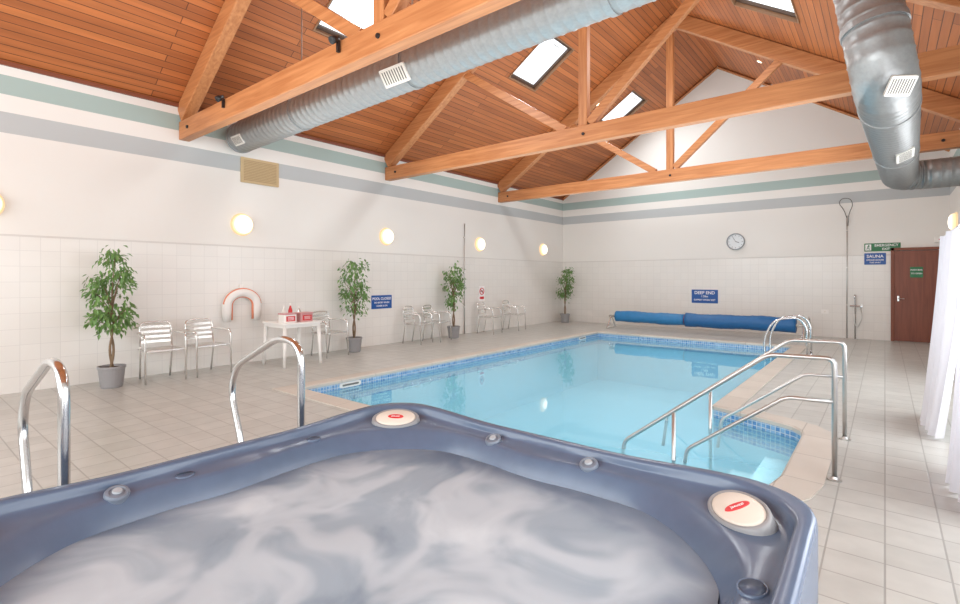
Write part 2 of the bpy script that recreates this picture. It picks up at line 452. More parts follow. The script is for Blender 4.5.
# ceiling slopes, with openings for the roof windows
SKY = [(-6.3, 4.8), (-5.65, 9.0), (-5.6, 13.1), (-1.6, 9.3)]
SA, SB = 1.16, .98           # opening along the slope / along the hall
CA = math.cos(math.atan(SL))
bm = bmesh.new()
for side in (0, 1):
    xa, xb = ((XL - .15, XRIDGE), (XRIDGE, XR + .15))[side]
    b2 = bmesh.new()
    _, ed = loop(b2, [(xa, YN - .1), (xb, YN - .1), (xb, YF + .1), (xa, YF + .1)], 0)
    for (sx_, sy_) in SKY:
        if (sx_ < XRIDGE) == (side == 0):
            hx, hy = SA / 2 * CA, SB / 2
            _, e2 = loop(b2, [(sx_ - hx, sy_ - hy), (sx_ + hx, sy_ - hy), (sx_ + hx, sy_ + hy), (sx_ - hx, sy_ + hy)], 0)
            ed += e2
    bmesh.ops.triangle_fill(b2, use_beauty=True, use_dissolve=False, edges=ed)
    mp_ = {}
    for v in b2.verts: mp_[v] = bm.verts.new((v.co.x, v.co.y, zc(v.co.x)))
    for f in b2.faces:
        nf = bm.faces.new([mp_[v] for v in f.verts]); nf.normal_update()
        if nf.normal.z > 0: nf.normal_flip()
    b2.free()
obj('ceiling', bm, M_ceil, kind='structure', recalc=False)
bm = bmesh.new()
box(bm, (XL + .02, (YN + YF) / 2, ZE - .03), (.04, YF - YN, .05))
obj('trim_1', bm, M_frame, kind='structure')
# gable edge trim
for i, (xa, xb) in enumerate(((XL, XRIDGE), (XRIDGE, XR))):
    pa, pb = Vector((xa, YF - .03, zc(xa) - .05)), Vector((xb, YF - .03, zc(xb) - .05))
    obj('trim_%d' % (i + 2), T([pa, pb], .035, 4), M_beam, kind='structure')

# skylights: recessed roof windows
def skylight(i, X, Y, lab):
    s = -1 if X > XRIDGE else 1
    ang = -math.atan(SL) * s
    w = thing('window_%d' % i, lab, 'skylight', (X, Y, zc(X)), (0, ang, 0), kind='structure')
    a, b, h = SA, SB, .10
    bm = bmesh.new()
    for k in (-1, 1):
        box(bm, (k * (a / 2 + .01), 0, h / 2 - .01), (.02, b + .04, h + .02)); box(bm, (0, k * (b / 2 + .01), h / 2 - .01), (a, .02, h + .02))
    obj('reveal', bm, M_reveal, w)
    bm = bmesh.new()
    for k in (-1, 1):
        box(bm, (k * (a / 2 - .03), 0, h - .03), (.06, b, .05)); box(bm, (0, k * (b / 2 - .025), h - .03), (a - .12, .05, .05))
    obj('skylight_frame', bm, M_skyframe, w)
    obj('skylight_pane', B((0, 0, h), (a, b, .01)), M_skypane, w)
    bm = T([(.44 * s, -.1, h - .08), (.44 * s, .1, h - .08)], .010, 8)
    obj('handle', bm, M_steel, w)
for i, ((X, Y), lab) in enumerate(zip(SKY, ('bright roof window nearest the camera on the left slope', 'bright roof window in the middle of the left slope',
                                           'bright roof window nearest the far gable on the left slope', 'bright roof window on the right slope'))):
    skylight(5 + i, X, Y, lab)

# ------------------------------------------------------------------ roof trusses
def beam(p0, p1, wy, d, bev=.012):
    """beam in the xz plane, local origin; wy = thickness along y, d = depth in plane"""
    p0, p1 = Vector(p0), Vector(p1)
    v = p1 - p0; ln = v.length
    ang = math.atan2(v.z, v.x)
    M = Matrix.Translation((p0 + p1) / 2) @ Matrix.Rotation(-ang, 4, 'Y')
    return B((0, 0, 0), (ln, wy, d), M)
tr_lab = ['pine roof truss nearest the camera, over the plain end of the duct',
          'pine roof truss in the middle of the hall, crossing behind the round duct',
          'pine roof truss nearest the white far gable wall']
for Y, lab in zip((3.1, 7.2, 11.3), tr_lab):
    t = thing('roof_truss', lab, 'roof truss', (XRIDGE, Y, 3.6), group='pine trusses carrying the roof')
    off = lambda X, z: (X - XRIDGE, 0, z - 3.6)
    obj('tie_beam', beam(off(XL + .01, 3.73), off(XR - .01, 3.73), .15, .28), M_beam, t, bevel=.01)
    for xe in (XL + .03, XR - .03):
        s = 1 if xe < XRIDGE else -1
        obj('rafter', beam(off(xe, zc(xe) - .185), off(XRIDGE, ZR - .185), .17, .29), M_beam, t, bevel=.01)
        xb_, zb_, xm = (XRIDGE - .45, 3.86, XRIDGE - 2.6) if s > 0 else (XRIDGE - .02, 3.90, XRIDGE + 2.0)
        obj('strut', beam(off(xb_, zb_), off(xm, zc(xm) - .32), .10, .14), M_beam, t, bevel=.008)
    obj('king_post', beam(off(XRIDGE - .12, 3.86), off(XRIDGE - .12, ZR - .3), .12, .15), M_beamv, t, bevel=.008)
    for bx in (XL + .35, XRIDGE - .1, XR - .35):
        bm = lathe(bmesh.new(), [(0, .02), (.022, .02), (.026, .008), (.026, 0), (0, 0)], 10, M=Matrix.Translation((bx - XRIDGE, -.075, .13)) @ Matrix.Rotation(PI / 2, 4, 'X'))
        obj('bolt', bm, M_black, t)

# ------------------------------------------------------------------ ducts
def duct_path(P, r, step=.1, bead=.006):
    """points & radii with seam beads along a polyline"""
    P = [Vector(p) for p in P]
    acc = [0]
    for a, b in zip(P, P[1:]): acc.append(acc[-1] + (b - a).length)
    def at(s):
        for i in range(len(P) - 1):
            if s <= acc[i + 1] or i == len(P) - 2:
                return P[i].lerp(P[i + 1], (s - acc[i]) / (acc[i + 1] - acc[i]))
    pts, rad = [], []
    s = 0
    while s < acc[-1]:
        for ds, dr in ((0, 0), (.010, bead), (.020, 0)):
            if s + ds < acc[-1]:
                pts.append(at(s + ds)); rad.append(r + dr)
        s += step
    pts.append(P[-1]); rad.append(r)
    return pts, rad
def grille(parent, loc, Mrot, w, h):
    g = prism(rrect(w, h, .015), .025)
    bmesh.ops.transform(g, matrix=Matrix.Translation(loc) @ Mrot, verts=g.verts)
    go = obj('vent_grille', g, M_grille, parent)
    n = 9
    bm = bmesh.new()
    for k in range(n):
        box(bm, (-w * .4 + w * .8 * k / (n - 1), 0, .0255), (w * .04, h * .7, .002), Matrix.Translation(loc) @ Mrot)
    obj('grille_slots', bm, M_slot, go)

D1r = .235
t = thing('ventilation_duct', 'long round galvanised duct crossing the hall from the left wall, behind the nearest truss', 'air duct', (0, 3.9, 3.78))
dz = lambda x: (x + 8.3) * .0175
pts, rad = duct_path([(-8.3, 0, 0), (.4, 0, dz(.4))], D1r, .12)
obj('duct_tube', T(pts, rad, 48), M_galv, t, smooth=True)
bm = lathe(bmesh.new(), [(0, 0), (D1r - .02, 0), (D1r + .012, .0), (D1r + .012, .05), (D1r, .05)], 40, M=Matrix.Translation((-8.33, 0, 0)) @ Matrix.Rotation(PI / 2, 4, 'Y'))
obj('end_cap', bm, M_galv, t)
for x in (-6.5, -4.2, -1.8):
    obj('coupling_band', T([(x, 0, dz(x)), (x + .06, 0, dz(x + .06))], D1r + .012, 40), M_galv, t)
    zt = zc(x) - 3.78; zb = D1r + dz(x)
    hb = bmesh.new(); box(hb, (x + .03, 0, (zb + zt) / 2), (.025, .006, zt - zb))
    obj('hanger_strap', hb, M_steel, t)
def frame_mat(nv, xh):
    nv = Vector(nv).normalized(); xv = Vector(xh); xv = (xv - nv * xv.dot(nv)).normalized(); yv = nv.cross(xv)
    return Matrix((xv, yv, nv)).transposed().to_4x4(), nv
for x, w, h in ((-4.25, .40, .20), (-8.0, .28, .16)):
    Mr, nv = frame_mat((0, -math.cos(.61), -math.sin(.61)), (1, 0, 0))
    grille(t, nv * (D1r - .010) + Vector((x, 0, dz(x))), Mr, w, h)

t = thing('ventilation_duct', 'round galvanised duct dropping from the roof at upper right, then running to the right wall', 'air duct', (0, 5.75, 3.22))
D2r = .245
el = fillet([(-.30, .25, 2.0), (0, 0, 0), (.2, 5.65, 0), (1.12, 5.65, 0)], .36, 12)
pts, rad = duct_path(el, D2r, .12)
obj('duct_tube', T(pts, rad, 48), M_galv, t, smooth=True)
u = Vector((-.30, .25, 2.0)).normalized()
for q in (.50, 1.1): obj('coupling_band', T([u * q, u * (q + .06)], D2r + .014, 40), M_galv, t)
for yb in (.75, 3.2):
    xx = yb / 5.65 * .2
    obj('coupling_band', T([(xx, yb, 0), (xx + .003, yb + .07, 0)], D2r + .012, 40), M_galv, t)
Mr, nv = frame_mat((.42, -.66, -.62), (.8, .55, 0))
grille(t, nv * (D2r - .006) + Vector((0, .12, .07)), Mr, .21, .18)
Mr, nv = frame_mat((.42, -.05, -.9), (0, 1, 0))
grille(t, nv * (D2r - .008) + Vector((.09, 2.5, 0)), Mr, .46, .19)

# small black spotlights on the nearest tie beam
def spotlight(X, lab):
    t = thing('spotlight', lab, 'spotlight', (X, 3.00, 3.76), group='black spotlights on the nearest truss')
    obj('bracket', B((0, 0, .04), (.03, .03, .12)), M_black, t)
    obj('lamp_head', lathe(bmesh.new(), [(0, -.05), (.025, -.05), (.035, .0), (.04, .05), (.03, .05), (0, .035)], 16, M=Matrix.Translation((0, -.04, .1)) @ Matrix.Rotation(2.2, 4, 'X')), M_black, t, smooth=True)
spotlight(-6.9, 'small black spotlight on the nearest truss beam above the beige wall vent')
spotlight(-4.3, 'small black spotlight beside the king post of the nearest truss')

# recessed downlights
for (X, Y, lab) in ((-2.25, 13.0, 'small glowing round downlight in the right wooden slope before the gable'),
                    (-5.75, 11.85, 'small glowing round downlight in the left wooden slope beside the furthest truss'),
                    (-.3, 9.6, 'small glowing round downlight in the right wooden slope near the right duct')):
    s = 1 if X < XRIDGE else -1
    t = thing('downlight', lab, 'ceiling light', (X, Y, zc(X) - .012), (0, -math.atan(SL) * s, 0), group='recessed downlights')
    obj('trim_ring', L([(.045, -.005), (.065, -.012), (.07, .0), (.045, .004)], 20), M_grille, t)
    obj('lens', L([(0, -.004), (.045, -.004), (.045, .004), (0, .004)], 20), M_spot, t)

# ------------------------------------------------------------------ swimming pool
pool = thing('swimming_pool', 'large rectangular swimming pool with pale blue water and stepped entry alcove', 'swimming pool', (0, 0, 0))
n = len(outline)
def ring_strip(bm, A, za, Bq, zb):
    a = [bm.verts.new((p[0], p[1], za)) for p in A]; b = [bm.verts.new((p[0], p[1], zb)) for p in Bq]
    for i in range(len(A)):
        bm.faces.new((a[i], a[(i + 1) % len(A)], b[(i + 1) % len(A)], b[i]))
bm = bmesh.new()
inn = offset(outline, -.02)
ring_strip(bm, cop_out, -.02, cop_out, .010); ring_strip(bm, cop_out, .010, outline, .018)
ring_strip(bm, outline, .018, inn, .005); ring_strip(bm, inn, .005, inn, -.03); ring_strip(bm, inn, -.03, outline, -.03)
bmesh.ops.remove_doubles(bm, verts=bm.verts, dist=.0005)
obj('coping', bm, M_coping, pool)
bm = bmesh.new()
ring_strip(bm, outline, -.03, outline, -.3)
bm.faces.ensure_lookup_table()
for i, f in enumerate(bm.faces):
    p, q = outline[i], outline[(i + 1) % n]
    f.material_index = 1 if abs(q[0] - p[0]) > abs(q[1] - p[1]) else 0
mo = obj('mosaic_band', bm, M_mosaic, pool, recalc=False); mo.data.materials.append(M_mosaicx)
bm = bmesh.new()
ring_strip(bm, outline, -.3, outline, -1.25)
bm.faces.new([bm.verts.new((p[0], p[1], -1.25)) for p in outline])
obj('basin', bm, M_basin, pool)
bm = bmesh.new(); bm.faces.new([bm.verts.new((p[0], p[1], -.115)) for p in outline])
obj('water', bm, M_water, pool, label='still pale turquoise pool water', recalc=False)
for k in range(3):
    x0 = -.62 - .30 * k; x1 = x0 - .30
    obj('step', B(((x0 + x1) / 2, 4.80, -.32 - .2 * k - .4), (.30, 1.62, .8)), M_step, pool)
def skim(Y):
    g = prism(rrect(.36, .07, .032), .03)
    bmesh.ops.transform(g, matrix=Matrix.Translation((PX0 - .012, Y, -.072)) @ Matrix.Rotation(PI / 2, 4, 'Z') @ Matrix.Rotation(PI / 2, 4, 'X'), verts=g.verts)
    o = obj('skimmer', g, M_white, pool)
    g = prism(rrect(.28, .025, .012), .004)
    bmesh.ops.transform(g, matrix=Matrix.Translation((PX0 + .018, Y, -.070)) @ Matrix.Rotation(PI / 2, 4, 'Z') @ Matrix.Rotation(PI / 2, 4, 'X'), verts=g.verts)
    obj('skimmer_mouth', g, M_slot, o)
skim(4.35); skim(11.4)

# entry handrails
def entry_rail(Y, lab):
    t = thing('entry_handrail', lab, 'handrail', (-.28, Y, 0), group='stainless handrails at the pool steps')
    top = fillet([(0, 0, 0), (0, 0, .87), (-.42, 0, .86), (-1.57, 0, -.04), (-1.62, 0, -.4)], .055, 7)
    obj('top_rail', T(top, .0175, 14), M_steel, t, smooth=True)
    mid = fillet([(0, 0, .56), (-.3, 0, .55), (-1.02, 0, -.0), (-1.06, 0, -.3)], .05, 6)
    obj('middle_rail', T(mid, .0155, 14), M_steel, t, smooth=True)
    obj('water_post', T([(-1.13, 0, .30), (-1.13, 0, -.9)], .0165, 14), M_steel, t, smooth=True)
    obj('base_flange', L([(0, .012), (.020, .03), (.028, .012), (.045, .01), (.045, 0), (0, 0)], 20), M_steel, t)
entry_rail(4.37, 'stainless steel pool entry handrail nearest the hot tub')
entry_rail(5.53, 'stainless steel pool entry handrail on the far side of the alcove')

# far ladder
def ladder_rail(Y, lab):
    t = thing('ladder_rail', lab, 'ladder rail', (-1.08, Y, 0), group='chrome ladder rails at the far right of the pool')
    p = fillet([(0, 0, 0), (0, 0, .56), (-.12, 0, .74), (-.52, 0, .68), (-.68, 0, .32), (-.62, 0, -.9)], .16, 8)
    obj('rail_tube', T(p, .019, 14), M_chrome, t, smooth=True)
    obj('base_flange', L([(0, .012), (.022, .03), (.028, .012), (.05, .01), (.05, 0), (0, 0)], 20), M_chrome, t)
ladder_rail(10.6, 'curved chrome pool ladder rail, the nearer of the far pair')
ladder_rail(11.2, 'curved chrome pool ladder rail, closest to the blue cover reel')

# cover reel
t = thing('pool_cover_reel', 'long blue pool cover rolled on a reel along the far wall', 'pool cover reel', (-3.8, 13.6, 0))
def roll(x0, x1, r, seed, matl, lab):
    random.seed(seed)
    pts, rad = [], []
    nn = int((x1 - x0) / .06)
    ph = random.random() * 6
    for i in range(nn + 1):
        x = x0 + (x1 - x0) * i / nn
        pts.append((x, 0, .35 + .008 * math.sin(x * 3 + ph)))
        rad.append(r + .008 * math.sin(x * 7 + ph) + random.uniform(-.004, .004))
    bm = T(pts, rad, 28)
    obj('cover_roll', bm, matl, t, smooth=True, label=lab)
roll(-2.2, -.31, .155, 1, M_cover, 'left blue cover roll'); roll(-.27, 2.2, .175, 5, M_cover2, 'right, thicker blue cover roll')
obj('axle', T([(-2.42, 0, .35), (2.42, 0, .35)], .035, 16), M_alu, t, smooth=True)
obj('cover_strap', T([(-.30, 0, .35), (-.28, 0, .35)], .135, 28), mat('dull_red_strap', lin(130, 50, 64), .5), t)
for s in (-1, 1):
    bm = bmesh.new()
    tube(bm, [(s * 2.36, -.28, .03), (s * 2.36, 0, .36), (s * 2.36, .28, .03)], .022, 10)
    tube(bm, [(s * 2.36, -.32, .03), (s * 2.36, .32, .03)], .022, 10)
    obj('stand', bm, M_alu, t)
obj('crank_wheel', T([(2.45, .2 * math.cos(a * PI / 12), .35 + .2 * math.sin(a * PI / 12)) for a in range(24)], .014, 8, closed=True), M_alu, t, smooth=True)

# ------------------------------------------------------------------ hot tub
TC = (-1.222, .965); TH = 1.065; NK = 14
tub = thing('hot_tub', 'large square slate-blue hot tub full of frothing water in the foreground', 'hot tub', (TC[0], TC[1], 0))
def tring(h, r):
    pts = []
    nx = [(1, 1), (-1, 1), (-1, -1), (1, -1)]
    for (cx, cy), a0 in zip(nx, (0, PI / 2, PI, 1.5 * PI)):
        for k in range(NK + 1):
            a = a0 + PI / 2 * k / NK
            pts.append(((h - r) * cx + r * math.cos(a), (h - r) * cy + r * math.sin(a)))
        c2 = nx[(nx.index((cx, cy)) + 1) % 4]
        a = a0 + PI / 2
        e0 = Vector(((h - r) * cx + r * math.cos(a), (h - r) * cy + r * math.sin(a)))
        e1 = Vector(((h - r) * c2[0] + r * math.cos(a), (h - r) * c2[1] + r * math.sin(a)))
        for k in range(1, 16): pts.append(tuple(e0.lerp(e1, k / 16)))
    return pts
# (inset, z, corner radius, hump, waviness)
prof = [(.03, .46, .20, 0, 0), (0, .465, .22, 0, 0), (0, .52, .22, 0, 0), (0, .672, .22, .3, 0), (.002, .691, .222, .6, 0), (.007, .700, .226, .9, 0), (.015, .703, .235, 1, 0), (.042, .703, .25, 1, 0),
        (.048, .700, .26, 1, 0), (.052, .690, .27, .9, 0), (.055, .672, .29, .6, .2), (.062, .663, .31, .4, .5), (.130, .656, .38, .2, 1), (.146, .652, .41, .1, 1), (.154, .642, .43, 0, 1), (.185, .590, .45, 0, 1), (.205, .540, .46, 0, 1), (.222, .48, .47, 0, 1), (.26, .38, .5, 0, 1), (.34, .28, .5, 0, 1), (.5, .2, .5, 0, .5)]
def corner_c(x, y):
    c = max(0, min(1, (abs(x) + abs(y) - 1.35) / .5)); return c * c * (3 - 2 * c)
bm = bmesh.new(); prev = None
for (d, z, r, hump, wav) in prof:
    ring = []
    for (x, y) in tring(TH - d, r):
        c = corner_c(x, y)
        zz = z + .02 * hump * c
        th = math.atan2(y, x)
        k = 1 - .018 * wav * (1 - c) * math.cos(8 * th)
        ring.append(bm.verts.new((x * k, y * k, zz)))
    if prev:
        for i in range(len(ring)):
            bm.faces.new((prev[i], prev[(i + 1) % len(ring)], ring[(i + 1) % len(ring)], ring[i]))
    prev = ring
bm.faces.new(prev)
obj('shell', bm, M_tub, tub, smooth=True)
bm = bmesh.new()
A = tring(TH - .04, .2)
ring_strip(bm, A, 0, A, .48)
bmesh.ops.remove_doubles(bm, verts=bm.verts, dist=.0001)
obj('cabinet', bm, mat('tub_cabinet', lin(96, 98, 106), .6, noise=.08), tub)
bm = bmesh.new(); hw = TH - .200
from mathutils import noise as mnoise
rings = []
NR = 40
WZ = .572
base_ring = tring(hw + .012, .46)
cen = bm.verts.new((0, 0, WZ))
for j in range(1, NR + 1):
    f = j / NR
    rings.append([bm.verts.new((x * f, y * f, WZ + (.012 * mnoise.noise(Vector((x * f * 3, y * f * 3, 1)))) * (1 - f ** 6))) for (x, y) in base_ring])
m_ = len(base_ring)
for i in range(m_):
    bm.faces.new((cen, rings[0][i], rings[0][(i + 1) % m_]))
for a, b in zip(rings, rings[1:]):
    for i in range(m_): bm.faces.new((a[i], a[(i + 1) % m_], b[(i + 1) % m_], b[i]))
obj('tub_water', bm, M_foam, tub, smooth=True, label='milky frothing grey water')
# corner headrest discs
M_pad = mat('cream_pad', lin(222, 214, 202), .45, noise=.03)
M_padrim = mat('beige_grey_pad_rim', lin(146, 147, 149), .35, noise=.05)
M_dial = mat('grey_dial', lin(118, 128, 142), .35, noise=.05)
M_dialcap = mat('silver_grey_cap', lin(168, 174, 180), .5, noise=.04)
for sx, sy in ((1, 1), (-1, 1), (-1, -1), (1, -1)):
    q = .845
    nv = Vector((-sx * .26, -sy * .26, 1)).normalized()
    xv = Vector((sx * 1.0, -sy * 1.0, 0)).normalized()
    yv = nv.cross(xv)
    PC = Vector((sx * q, sy * q, .691))
    Mr = Matrix.Translation(PC) @ Matrix((xv, yv, nv)).transposed().to_4x4()
    o = obj('corner_pad', lathe(bmesh.new(), [(0, .006), (.074, .004), (.082, -.001), (.085, -.06), (0, -.06)], 40, M=Mr, sx=1.3, sy=.84), M_pad, tub, smooth=True, label='oval cream headrest disc with red badge')
    obj('pad_rim', lathe(bmesh.new(), [(.083, -.002), (.089, .003), (.097, -.004), (.105, -.06), (.085, -.06)], 40, M=Mr, sx=1.3, sy=.84), M_padrim, o, smooth=True)
    xx = Vector((.775, .63, 0)); xx = (xx - nv * xx.dot(nv)).normalized(); yy = nv.cross(xx)
    Mb = Matrix.Translation(PC) @ Matrix((xx, yy, nv)).transposed().to_4x4()
    bd = obj('badge', lathe(bmesh.new(), [(0, .0080), (.029, .0080), (.031, .004), (0, .004)], 32, M=Mb, sx=1.4, sy=.58), M_red, o)
    tx = text('badge_lettering', 'Jacuzzi', .0170, M_signw, bd)
    tx.matrix_local = Mb @ Matrix.Translation((0, 0, .0088))
# dials on the rim
M_recess = mat('recess_blue', lin(72, 87, 110), .3, noise=.1)
def rim_disc(x, y, z, r, tilt, kind):
    Mr = Matrix.Translation((x - TC[0], y - TC[1], z)) @ Vector((tilt[0], tilt[1], 1)).normalized().to_track_quat('Z', 'Y').to_matrix().to_4x4()
    if kind == 'dial':
        o = obj('control_dial', lathe(bmesh.new(), [(0, .008), (r * .5, .006), (r * .62, .004), (r * .7, .009), (r * .9, .008), (r, .0), (r, -.03), (0, -.03)], 28, M=Mr), M_dial, tub, smooth=False)
        obj('dial_cap', lathe(bmesh.new(), [(0, .015), (r * .36, .014), (r * .42, .008), (0, .008)], 24, M=Mr), M_dialcap, o)
    else:
        o = obj('cup_recess', lathe(bmesh.new(), [(r * .86, .000), (r * .93, .002), (r, .000), (r * 1.02, -.02), (r * .84, -.02)], 28, M=Mr, sy=.8), M_tub, tub, smooth=True)
        obj('recess_floor', lathe(bmesh.new(), [(0, .000), (r * .86, .0005), (r * .84, -.01), (0, -.01)], 28, M=Mr, sy=.8), M_recess, o, smooth=True)
rim_disc(-1.48, 1.918, .664, .040, (0, -.35), 'dial')
rim_disc(-.97, 1.918, .664, .040, (0, -.35), 'dial')
rim_disc(-2.175, .57, .664, .040, (.35, 0), 'dial')
rim_disc(-2.180, .80, .6615, .036, (.06, 0), 'cup')
rim_disc(-2.180, 1.38, .6615, .036, (.06, 0), 'cup')
rim_disc(-.262, 1.42, .6625, .046, (-.08, 0), 'cup')

# hot tub grab rails
for Y, lab in ((.466, 'chrome looped grab rail at the far left of the hot tub'), (1.456, 'chrome looped grab rail behind the hot tub rim, nearer its far corner')):
    t = thing('grab_rail', lab, 'grab rail', (-2.42, Y, 0), group='chrome grab rails beside the hot tub')
    p = fillet([(0, 0, 0), (0, 0, 1.09), (-.22, 0, 1.12), (-.74, 0, .90), (-.82, 0, .74), (-.66, 0, .38), (-.64, 0, 0)], .14, 8)
    obj('rail_tube', T(p, .0195, 16), M_chrome, t, smooth=True)
    for xf in (0, -.64):
        obj('base_flange', lathe(bmesh.new(), [(0, .012), (.025, .03), (.03, .012), (.055, .01), (.055, 0), (0, 0)], 20, M=Matrix.Translation((xf, 0, 0))), M_chrome, t)

# ------------------------------------------------------------------ wall items
RL, RB, RR = (PI / 2, 0, PI / 2), (PI / 2, 0, 0), (PI / 2, 0, -PI / 2)
sc_lab = ['glowing round wall lamp at the left edge, left of the first potted tree',
          'glowing round wall lamp above the horseshoe lifebuoy',
          'glowing round wall lamp above the blue notice on the left wall',
          'glowing round wall lamp above the small round prohibition sign',
          'glowing round wall lamp nearest the far corner of the left wall']
def sconce(loc, rot, lab):
    t = thing('wall_lamp', lab, 'wall lamp', loc, rot, group='round glowing wall lamps')
    obj('backplate', L([(0, 0), (.188, 0), (.192, .012), (.18, .03), (0, .03)], 36), M_lampring, t)
    obj('lamp_shade', L([(.165, .02), (.168, .05), (.152, .085), (.11, .112), (.05, .125), (0, .128)], 36), M_lamp, t, smooth=True)
for Y, lab in zip((.87, 4.0, 7.16, 10.4, 13.6), sc_lab): sconce((XL, Y, 2.36), RL, lab)
sconce((XR, 13.55, 2.56), RR, 'glowing round wall lamp on the right wall beside the brown door')

# beige vent
t = thing('wall_vent', 'beige louvred ventilation grille in the grey wall stripe', 'wall vent', (XL, 4.32, 3.3), RL)
obj('vent_frame', prism(rrect(.68, .43, .01), .025), M_beige, t)
bm = bmesh.new()
for k in range(13): box(bm, (0, -.165 + k * .0275, .028), (.58, .013, .008))
obj('vent_louvres', bm, mat('tan_louvre', lin(176, 150, 110), .5, noise=.05), t)

def sign(name, loc, rot, w, h, lines, bg, fg, label, cat='sign'):
    t = thing(name, label, cat, loc, rot)
    bd = obj('board', prism(rrect(w, h, .01), .008), bg, t)
    for (body, size, x, y, sx) in lines:
        text('lettering', body, size, fg, bd, (x, y, .0095), bold=size * .015, sx=sx)
    return t
sign('notice_sign', (XL, 7.04, .93), RL, .56, .29, [('POOL CLOSED', .078, 0, .07, 1), ('NO ENTRY WHEN', .05, 0, -.015, 1), ('COVER IS ON', .05, 0, -.085, 1)], M_blue, M_signw, 'small blue notice with white lettering on the left wall')
sign('notice_sign', (-3.95, YF, .93), RB, .70, .38, [('DEEP END', .12, 0, .1, 1), ('1.35m', .075, 0, .0, 1), ('SLIPPERY WHEN WET', .062, 0, -.1, .95)], M_blue, M_signw, 'blue depth notice with white lettering above the pool cover reel')
t = sign('exit_sign', (-.05, YF, 2.17), RB, .66, .19, [('EMERGENCY', .082, .075, .04, .92), ('EXIT', .07, .07, -.045, 1)], M_green, M_signw, 'green emergency exit sign with running figure beside the brown door')
bm = bmesh.new()
box(bm, (-.255, 0, .011), (.11, .14, .003)); pic = obj('pictogram_panel', bm, M_signw, t)
bm = bmesh.new()
lathe(bm, [(0, .0), (.014, 0), (.014, .003), (0, .003)], 14, M=Matrix.Translation((-.245, .045, .013)))
for a, b in (((-.25, .03), (-.262, -.01)), ((-.25, .025), (-.225, .008)), ((-.25, .025), (-.28, .01)), ((-.262, -.01), (-.235, -.03)), ((-.235, -.03), (-.24, -.055)), ((-.262, -.01), (-.285, -.045))):
    tube(bm, [(a[0], a[1], .014), (b[0], b[1], .014)], .007, 6)
obj('running_figure', bm, M_green, pic)
sign('notice_sign', (-.18, YF, 1.90), RB, .40, .27, [('SAUNA', .095, 0, .055, 1), ('STEAM ROOM', .05, 0, -.03, 1), ('THIS WAY', .045, 0, -.09, 1)], M_blue, M_signw, 'blue sauna notice below the green exit sign')
# no-diving sign
t = thing('prohibition_sign', 'small white sign with red prohibition circle between pairs of chairs on the left wall', 'sign', (XL, 10.5, 1.03), RL)
bd = obj('board', prism(rrect(.24, .40, .01), .008), M_signw, t)
bm = bmesh.new()
tube(bm, [(.085 * math.cos(a * PI / 16), .06 + .085 * math.sin(a * PI / 16), .01) for a in range(32)], .011, 8, closed=True)
tube(bm, [(-.06, .12, .01), (.06, .0, .01)], .01, 8)
obj('prohibition_ring', bm, M_red, bd)
bm = bmesh.new(); tube(bm, [(-.05, .05, .009), (.02, .08, .009), (.04, .05, .009)], .009, 6); obj('diver_figure', bm, M_black, bd)
obj('red_strip', B((0, -.12, .009), (.18, .07, .003)), M_red, bd)

# clock
t = thing('wall_clock', 'round wall clock with white face high on the far wall', 'clock', (-3.15, YF, 2.44), RB)
obj('clock_rim', L([(.195, .0), (.225, .0), (.228, .04), (.21, .055), (.198, .03)], 40), mat('grey_clock_rim', lin(160, 165, 170), .4, noise=.04), t, smooth=True)
f = obj('clock_face', L([(0, .02), (.198, .02), (.198, .0), (0, .0)], 40), mat('clock_face', lin(225, 230, 233), .4), t)
for k in range(12):
    obj('hour_mark', B((0, .168, .022), (.010, .022, .003), Matrix.Rotation(k * PI / 6, 4, 'Z')), M_black, f)
obj('hour_hand', B((0, .045, .027), (.013, .09, .003), Matrix.Rotation(-1.9, 4, 'Z')), M_black, f)
obj('minute_hand', B((0, .07, .031), (.008, .14, .003), Matrix.Rotation(.5, 4, 'Z')), M_black, f)

# door
t = thing('door_1', 'red-brown fire exit door in the far wall', 'door', (.565, YF, 0), kind='structure')
obj('door_leaf', B((0, -.03, 1.04), (.80, .04, 2.06)), M_door, t, bevel=.004)
bm = bmesh.new()
for s in (-1, 1): box(bm, (s * .43, -.035, 1.07), (.06, .07, 2.14))
box(bm, (0, -.035, 2.11), (.92, .07, .06)); obj('door_frame', bm, M_frame, t, bevel=.004)
bm = T([(-.33, -.09, .98), (-.22, -.09, .98)], .010, 8); box(bm, (-.33, -.065, .98), (.035, .03, .12))
obj('door_handle', bm, M_steel, t)
g = thing('door_notice', 'small green notice on the brown door', 'sign', (.55, YF - .05, 1.58), RB)
obj('board', prism(rrect(.22, .24, .008), .006), M_green, g)
text('lettering', 'PUSH BAR', .045, M_signw, g, (0, .05, .008), bold=.0008); text('lettering', 'TO OPEN', .045, M_signw, g, (0, -.03, .008), bold=.0008)
g = thing('alarm_box', 'small white box above the right side of the brown door', 'alarm box', (.93, YF, 2.30), RB)
obj('casing', prism(rrect(.16, .12, .01), .05), M_white, g, bevel=.006); obj('indicator', L([(0, .056), (.012, .055), (.012, .05)], 12), M_red, g)

